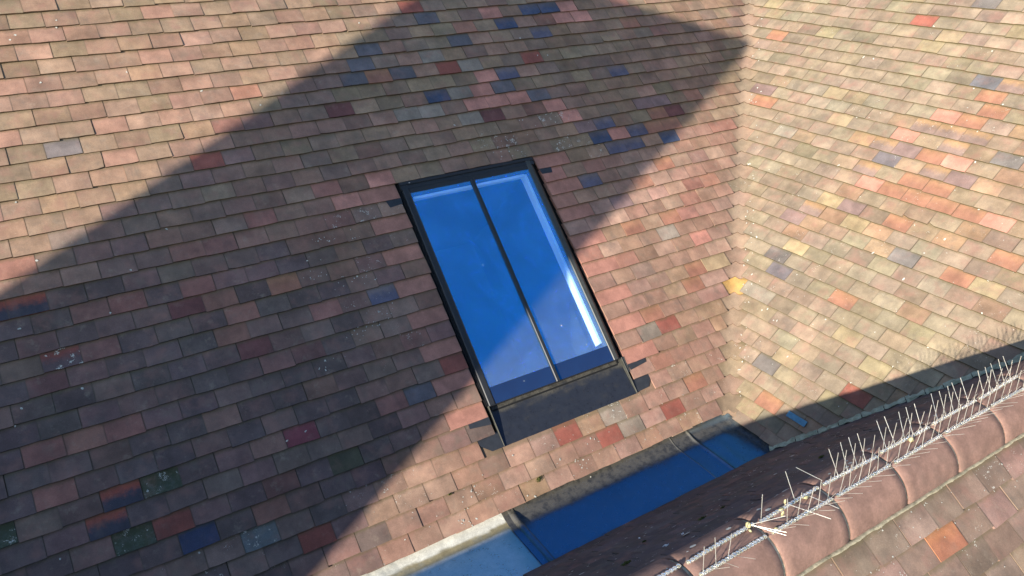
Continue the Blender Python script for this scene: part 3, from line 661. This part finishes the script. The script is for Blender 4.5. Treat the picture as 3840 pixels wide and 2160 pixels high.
def ridge_mb(x0, x1, r, tilt, seed, t=.013):
    m = MB()
    def ring(x, rad, dz): return [(x, RIDGE_Y - rad * math.cos(a), RIDGE_Z + dz + rad * math.sin(a)) for a in [math.radians(-6 + 192 * i / nseg) for i in range(nseg + 1)]]
    xsr = [x0, x0 + .003] + [x0 + (x1 - x0) * i / 8 for i in range(1, 8)] + [x1 - .003, x1]
    rows = []
    for i, x in enumerate(xsr):
        rr_ = r - (.003 if i in (0, len(xsr) - 1) else 0)
        base = ring(x, rr_, tilt * (x - x0)); rows.append([(p[0] + .002 * mnoise.noise(Vector((p[1] * 9, p[2] * 9, seed))) * (1 if i in (0, 1, len(xsr) - 1, len(xsr) - 2) else 0), p[1], p[2] + .0012 * mnoise.noise(Vector((x * 12, p[1] * 12, seed)))) for p in base])
    m.quadgrid(rows, flip=True)
    for x, fl in ((x0, False), (x1, True)):
        rw = rows[0] if x == x0 else rows[-1]; inn = ring(x, r - t, tilt * (x - x0)); m.quadgrid([inn, rw], smooth=False, flip=not fl)
    return m
JX = [.592 + RIDGE_L * k for k in range(-14, 9)]
for k, x in enumerate(JX):
    rng2 = random.Random(k * 5 + 1)
    if x > 3.2: break
    ridge_mb(x + .008, x + RIDGE_L - .006, RIDGE_R + rng2.uniform(-.0012, .0018), rng2.uniform(-.008, .008), k).build('ridge_tile', M_RIDGE, low, recalc=True)
    m = MB(); rr_ = RIDGE_R - .009
    arc = lambda xx, d: [(xx + .0015 * mnoise.noise(Vector((i * .5, k, d))), RIDGE_Y - (rr_ + .004 * mnoise.noise(Vector((i * .9, k, 7)))) * math.cos(a), RIDGE_Z + (rr_ + .004 * mnoise.noise(Vector((i * .9, k, 7)))) * math.sin(a)) for i, a in enumerate([math.radians(-6 + 192 * i / 40) for i in range(41)])]
    m.quadgrid([arc(x - .010, 1), arc(x + .010, 2)], flip=True); m.build('mortar_joint', M_JOINT, low)
bed = [((-4 + i * .012, -1.6455 + .0025 * mnoise.noise(Vector((i * .21, 1, 0))), .952 + .003 * mnoise.noise(Vector((i * .13, 4, 0)))), (0, 1, 0), (0, -.64, .77)) for i in range(600)]
mortar_run(bed, .0085, .0065, 9, 7).build('mortar_bed', M_MORTAR, low)
m = MB()
for _ in range(330):                                                # pale marks on the shaded far slope
    uu, ss = rng.uniform(-2.6, .9), rng.uniform(.15, 1.5); dab(m, FCB, uu, ss, rng.uniform(.002, .006) * (1.8 if rng.random() < .15 else 1), rng.uniform(1.2, 2.6), rng.gauss(0, .25), lift=.004)
for _ in range(120): 
    uu = rng.uniform(.2, 2.3); ss = -rng.random() ** 1.5 * .42 - .02; dab(m, FCF, uu, ss, rng.uniform(.0012, .004), rng.uniform(1, 1.5), rng.uniform(0, 3), lift=.004, off=-.112)
for _ in range(40):
    a = math.radians(rng.uniform(95, 150)); xx = rng.uniform(0, 2.2); r_ = RIDGE_R + .0016; k = 7; sz = rng.uniform(.002, .007); st = rng.uniform(1, 2.2)
    m.poly([(xx + sz * st * math.cos(t), RIDGE_Y - r_ * math.cos(a + sz / r_ * math.sin(t)), RIDGE_Z + r_ * math.sin(a + sz / r_ * math.sin(t))) for t in [2 * math.pi * i / k for i in range(k)]][::-1])
tag(m.build('lichen_spots', M_FLECK, low), kind='stuff')

# ------------------------------------------------------------------ bird spikes
def spike_mesh(d, L=.11, r=.00115):
    m = MB(); m.tube((0, 0, 0), Vector(d).normalized() * L, r, 6); me = bpy.data.meshes.new('spike')
    me.from_pydata(m.v, [], m.f); me.update(); me.materials.append(M_STEEL); return me
DIRS = {'t': (-.06, .49, .87), 'v': (-.08, .03, .99), 'f': (-.12, -.73, .67), 'd': (-.39, -.43, .81)}
MESH = {k: spike_mesh(d, .11, .00115 if k in 'tv' else .0008) for k, d in DIRS.items()}
def base_mesh(L, seed):
    m = MB(); r2 = random.Random(seed); n = int(L / .0155)
    for i in range(n):
        m.blob((-L / 2 + (i + .5) * L / n, r2.uniform(-.0006, .0006),   .003), .0095, .0078 * r2.uniform(.95, 1.08), .005, seed + i, 12, 8, .05)
    m.box(WORLD, -L / 2, L / 2, -.005, .005, -.003, .003)
    me = bpy.data.meshes.new('spike_base'); me.from_pydata(m.v, [], m.f); me.polygons.foreach_set('use_smooth', [True] * len(m.f)); me.materials.append(M_PLASTIC); me.update(); return me
BASES = [base_mesh(.30, 40 * i) for i in range(3)]
SPOTS = {  # label, stations by kind, given as positions along the ridge
    ('r', -1): ('bare end of a far-row spike strip leaving the bottom edge', {}),
    ('r', 0): ('bare clear strip without spikes, lower end of the far row', {}),
    ('f', 0): ('front-row strip with only three stations of spikes left, nearest the camera', {'v': [.299, .356, .410], 'f': [.325, .385, .43], 'd': [.305, .36, .415]}),
    ('r', 1): ('damaged far-row strip with one upright spike and bent ones across it', {'t': [.785], 'v': [.615], 'x': 1}),
    ('f', 1): ('full front-row strip opposite the damaged far-row strip', {'v': [.68, .73, .783, .834, .886], 'f': 1, 'd': 1}),
    ('r', 2): ('far-row strip of upright spikes next to the damaged one', {'t': [1.013, 1.064, 1.117, 1.168], 'v': [.99, 1.043, 1.093, 1.147, 1.2], 'd': [1.02, 1.07, 1.12, 1.18]}),
    ('f', 2): ('third front-row strip of spikes from the bare lower end', {'v': 1, 'f': 1, 'd': 1}),
    ('r', 3): ('far-row strip of spikes carrying a yellowed plastic cap', {'t': 1, 'v': 1, 'd': 1}),
    ('f', 3): ('fourth front-row strip of spikes, beside the far-row yellowed cap', {'v': 1, 'f': 1, 'd': 1}),
    ('r', 4): ('last whole far-row strip of upright spikes before the right edge', {'t': 1, 'v': 1, 'd': 1}),
    ('f', 4): ('last whole front-row strip of spikes before the right edge', {'v': 1, 'f': 1, 'd': 1}),
    ('r', 5): ('far-row strip of spikes cut by the right edge', {'t': 1, 'v': 1, 'd': 1}), ('f', 5): ('front-row strip of spikes cut by the right edge', {'v': 1, 'f': 1, 'd': 1}),
}
OFFS = {'t': .036, 'v': .012, 'f': .022, 'd': .018}
for (row, k), (lab, st) in SPOTS.items():
    r2 = random.Random(k * 7 + (1 if row == 'r' else 2))
    x0 = .269 + RIDGE_L * k; cx = x0 + .018 + .15
    y, z = (-1.493, 1.0795) if row == 'r' else (-1.548, 1.0735)
    z -= .0022
    t = thing('bird_spike_strip', lab, 'bird spikes', (cx, y, z), 'bird spike strips glued along the ridge')
    t.rotation_euler = (0, r2.uniform(-.012, .012), r2.uniform(-.02, .02))
    b = bpy.data.objects.new('spike_base', BASES[r2.randint(0, 2)]); C.objects.link(b); b.parent = t
    for kind, pos in st.items():
        if kind == 'x': continue
        if pos == 1: pos = [x0 + .018 + OFFS[kind] + .0535 * i for i in range(6) if OFFS[kind] + .0535 * i < .297]
        for p in pos:
            s = bpy.data.objects.new('spike', MESH[kind]); C.objects.link(s); s.parent = t; s.location = (p - cx, r2.uniform(-.002, .002), .004)
            s.rotation_euler = (r2.gauss(0, .05), r2.gauss(0, .05), r2.gauss(0, .12))
    def bent(a, d, L=.11):
        m = MB(); p = Vector(a); m.tube(p, p + Vector(d).normalized() * L, .00115); o = m.build('spike', M_STEEL, None); o.parent = t
    def cap(a, rx, ry, rz, seed):
        m = MB(); m.blob(a, rx, ry, rz, seed, 9, 6, .3); m.build('plastic_cap', M_CAP, None).parent = t
    if (row, k) == ('r', 0):
        for d in ((.75, -.55, .36), (.40, -.86, .10), (.42, -.84, .18)): bent((.562 - cx, -.004, .014), d, .115)
        cap((.560 - cx, 0, .010), .008, .010, .011, 5); cap((.552 - cx, -.016, .003), .004, .007, .004, 8)
    if (row, k) == ('r', 1):
        bent((.752 - cx, 0, .006), (.30, -.95, .12), .14); bent((.84 - cx, 0, .006), (.12, -.96, .15), .12); bent((.93 - cx, .004, .02), (-.72, .55, .5), .11)
        cap((.745 - cx, .010, .014), .004, .004, .010, 2); cap((.83 - cx, -.012, .006), .012, .006, .005, 3); cap((.715 - cx, 0, .006), .012, .006, .004, 4)
    if (row, k) == ('f', 1):
        cap((.66 - cx, .008, .052), .008, .004, .012, 6); cap((.635 - cx, .004, .004), .008, .007, .005, 7)
    if (row, k) == ('r', 3): cap((1.415 - cx, -.016, .010), .010, .009, .010, 9)

# ------------------------------------------------------------------ moss, feathers, loose bits
def moss(p, F, size, lab, seed):
    r2 = random.Random(seed); m = MB(); q = F(*p)
    for i in range(70):
        a = r2.uniform(0, 6.28); d = r2.random() ** .7 * size; c = F(p[0] + 1.5 * d * math.cos(a), p[1] + .8 * d * math.sin(a), p[2] + r2.uniform(0, .4) * (size - d * .8))
        l = r2.uniform(.0025, .006); v1, v2 = Vector((r2.gauss(0, 1), r2.gauss(0, 1), r2.gauss(0, 1))).normalized() * l, Vector((r2.gauss(0, 1), r2.gauss(0, 1), r2.gauss(0, 1))).normalized() * l * .5
        c = Vector(c); m.poly([c - v1, c - v2, c + v1, c + v2])
    for i in range(5):
        a = r2.uniform(0, 6.28); d = r2.random() * size * .7; m.blob(F(p[0] + 1.4 * d * math.cos(a), p[1] + .8 * d * math.sin(a), p[2]), size * .4, size * .35, size * .22, seed + i, 9, 6, .7)
    tag(m.build('moss_clump', M_MOSS, None, tuple(q)), lab, 'moss', 'moss clumps on the tiles')
def on_back(y): return (y + .40) / -CB_                              # world y -> distance up the far slope
moss((-.876, on_back(-1.037), .004), FCB, .016, 'biggest green moss clump on the shaded far slope, behind the bare strip', 1)
moss((-.412, on_back(-1.094), .004), FCB, .016, 'moss clump with a white feather on the shaded slope near the bottom edge', 2)
moss((-.995, on_back(-1.038), .004), FCB, .008, 'small moss tuft up the shaded slope from the biggest clump', 3)
moss((-.66, on_back(-.93), .004), FCB, .008, 'thin moss tuft halfway down the shaded far slope', 4)
moss((-1.60, on_back(-1.06), .004), FCB, .012, 'yellow-green moss tuft on the shaded slope behind the full spike rows', 5)
moss((.79, .081, .0), FA, .017, 'moss clump on a sunlit eave tile above the gutter', 6)
moss((.283, .194, .0), FA, .007, 'little moss tuft on the sunlit bottom courses left of the gutter end', 7)
def feather(uu, ss, size, lab, seed):
    r2 = random.Random(seed); m = MB(); a0 = r2.uniform(0, 6); pts = []
    for i in range(9):
        t = 2 * math.pi * i / 9; r = size * r2.uniform(.7, 1.2); pts.append((r * 1.7 * math.cos(t), r * .6 * math.sin(t)))
    top = [FCB(uu + x * math.cos(a0) - y * math.sin(a0), ss + x * math.sin(a0) + y * math.cos(a0), .010 + .003 * math.sin(i * 2)) for i, (x, y) in enumerate(pts)]
    m.poly(top); bot = [p - FCB(0, 0, .002) + FCB(0, 0, 0) for p in top]; [m.poly([bot[i], bot[(i + 1) % 9], top[(i + 1) % 9], top[i]]) for i in range(9)]
    tag(m.build('feather', M_FEATHER, None, tuple(FCB(uu, ss, 0))), lab, 'feather', 'white feathers on the shaded slope')
M_FEATHER = simple('white feather', (.75, .78, .8), .9, .1)
feather(-.672, on_back(-1.126), .010, 'largest white feather on the shaded far slope, below the bare strip', 1)
feather(-.554, on_back(-1.157), .007, 'white feather near the bottom edge, left of the largest feather', 2)
feather(-.700, on_back(-.861), .006, 'white feather halfway down the shaded slope towards the gutter', 3)
M_BLUE = simple('blue slate scrap', (.09, .24, .36), .45, .2, 60)
m = MB(); a, b = .030, .13
m.box(FB, .338, .472, .168, .205, .004, .011)
sc = m.build('tile_scrap', M_BLUE, None, tuple(FB(.405, .186, 0)), bevel=.001); tag(sc, 'small blue scrap of tile lying in shade at the foot of the right-hand slope', 'tile scrap')

# ------------------------------------------------------------------ the chimney that throws the big shadow, and the ground
ch = thing('brick_chimney', 'broad brick chimney stack standing beyond the left edge', 'chimney', (-5.46, -1.05, -6))
m = MB(); m.box(WORLD, -5.76, -5.157, -1.738, -.368, -6, 4.814); m.build('shaft', M_BRICK, ch, bevel=.004)
m = MB(); m.box(WORLD, -5.73, -5.21, -1.68, -.42, 4.814, 4.83); m.build('flaunching', M_MORTAR, ch)
g = MB(); g.box(WORLD, -600, 600, -600, 600, -6.2, -6); tag(g.build('ground', M_GROUND), kind='structure')
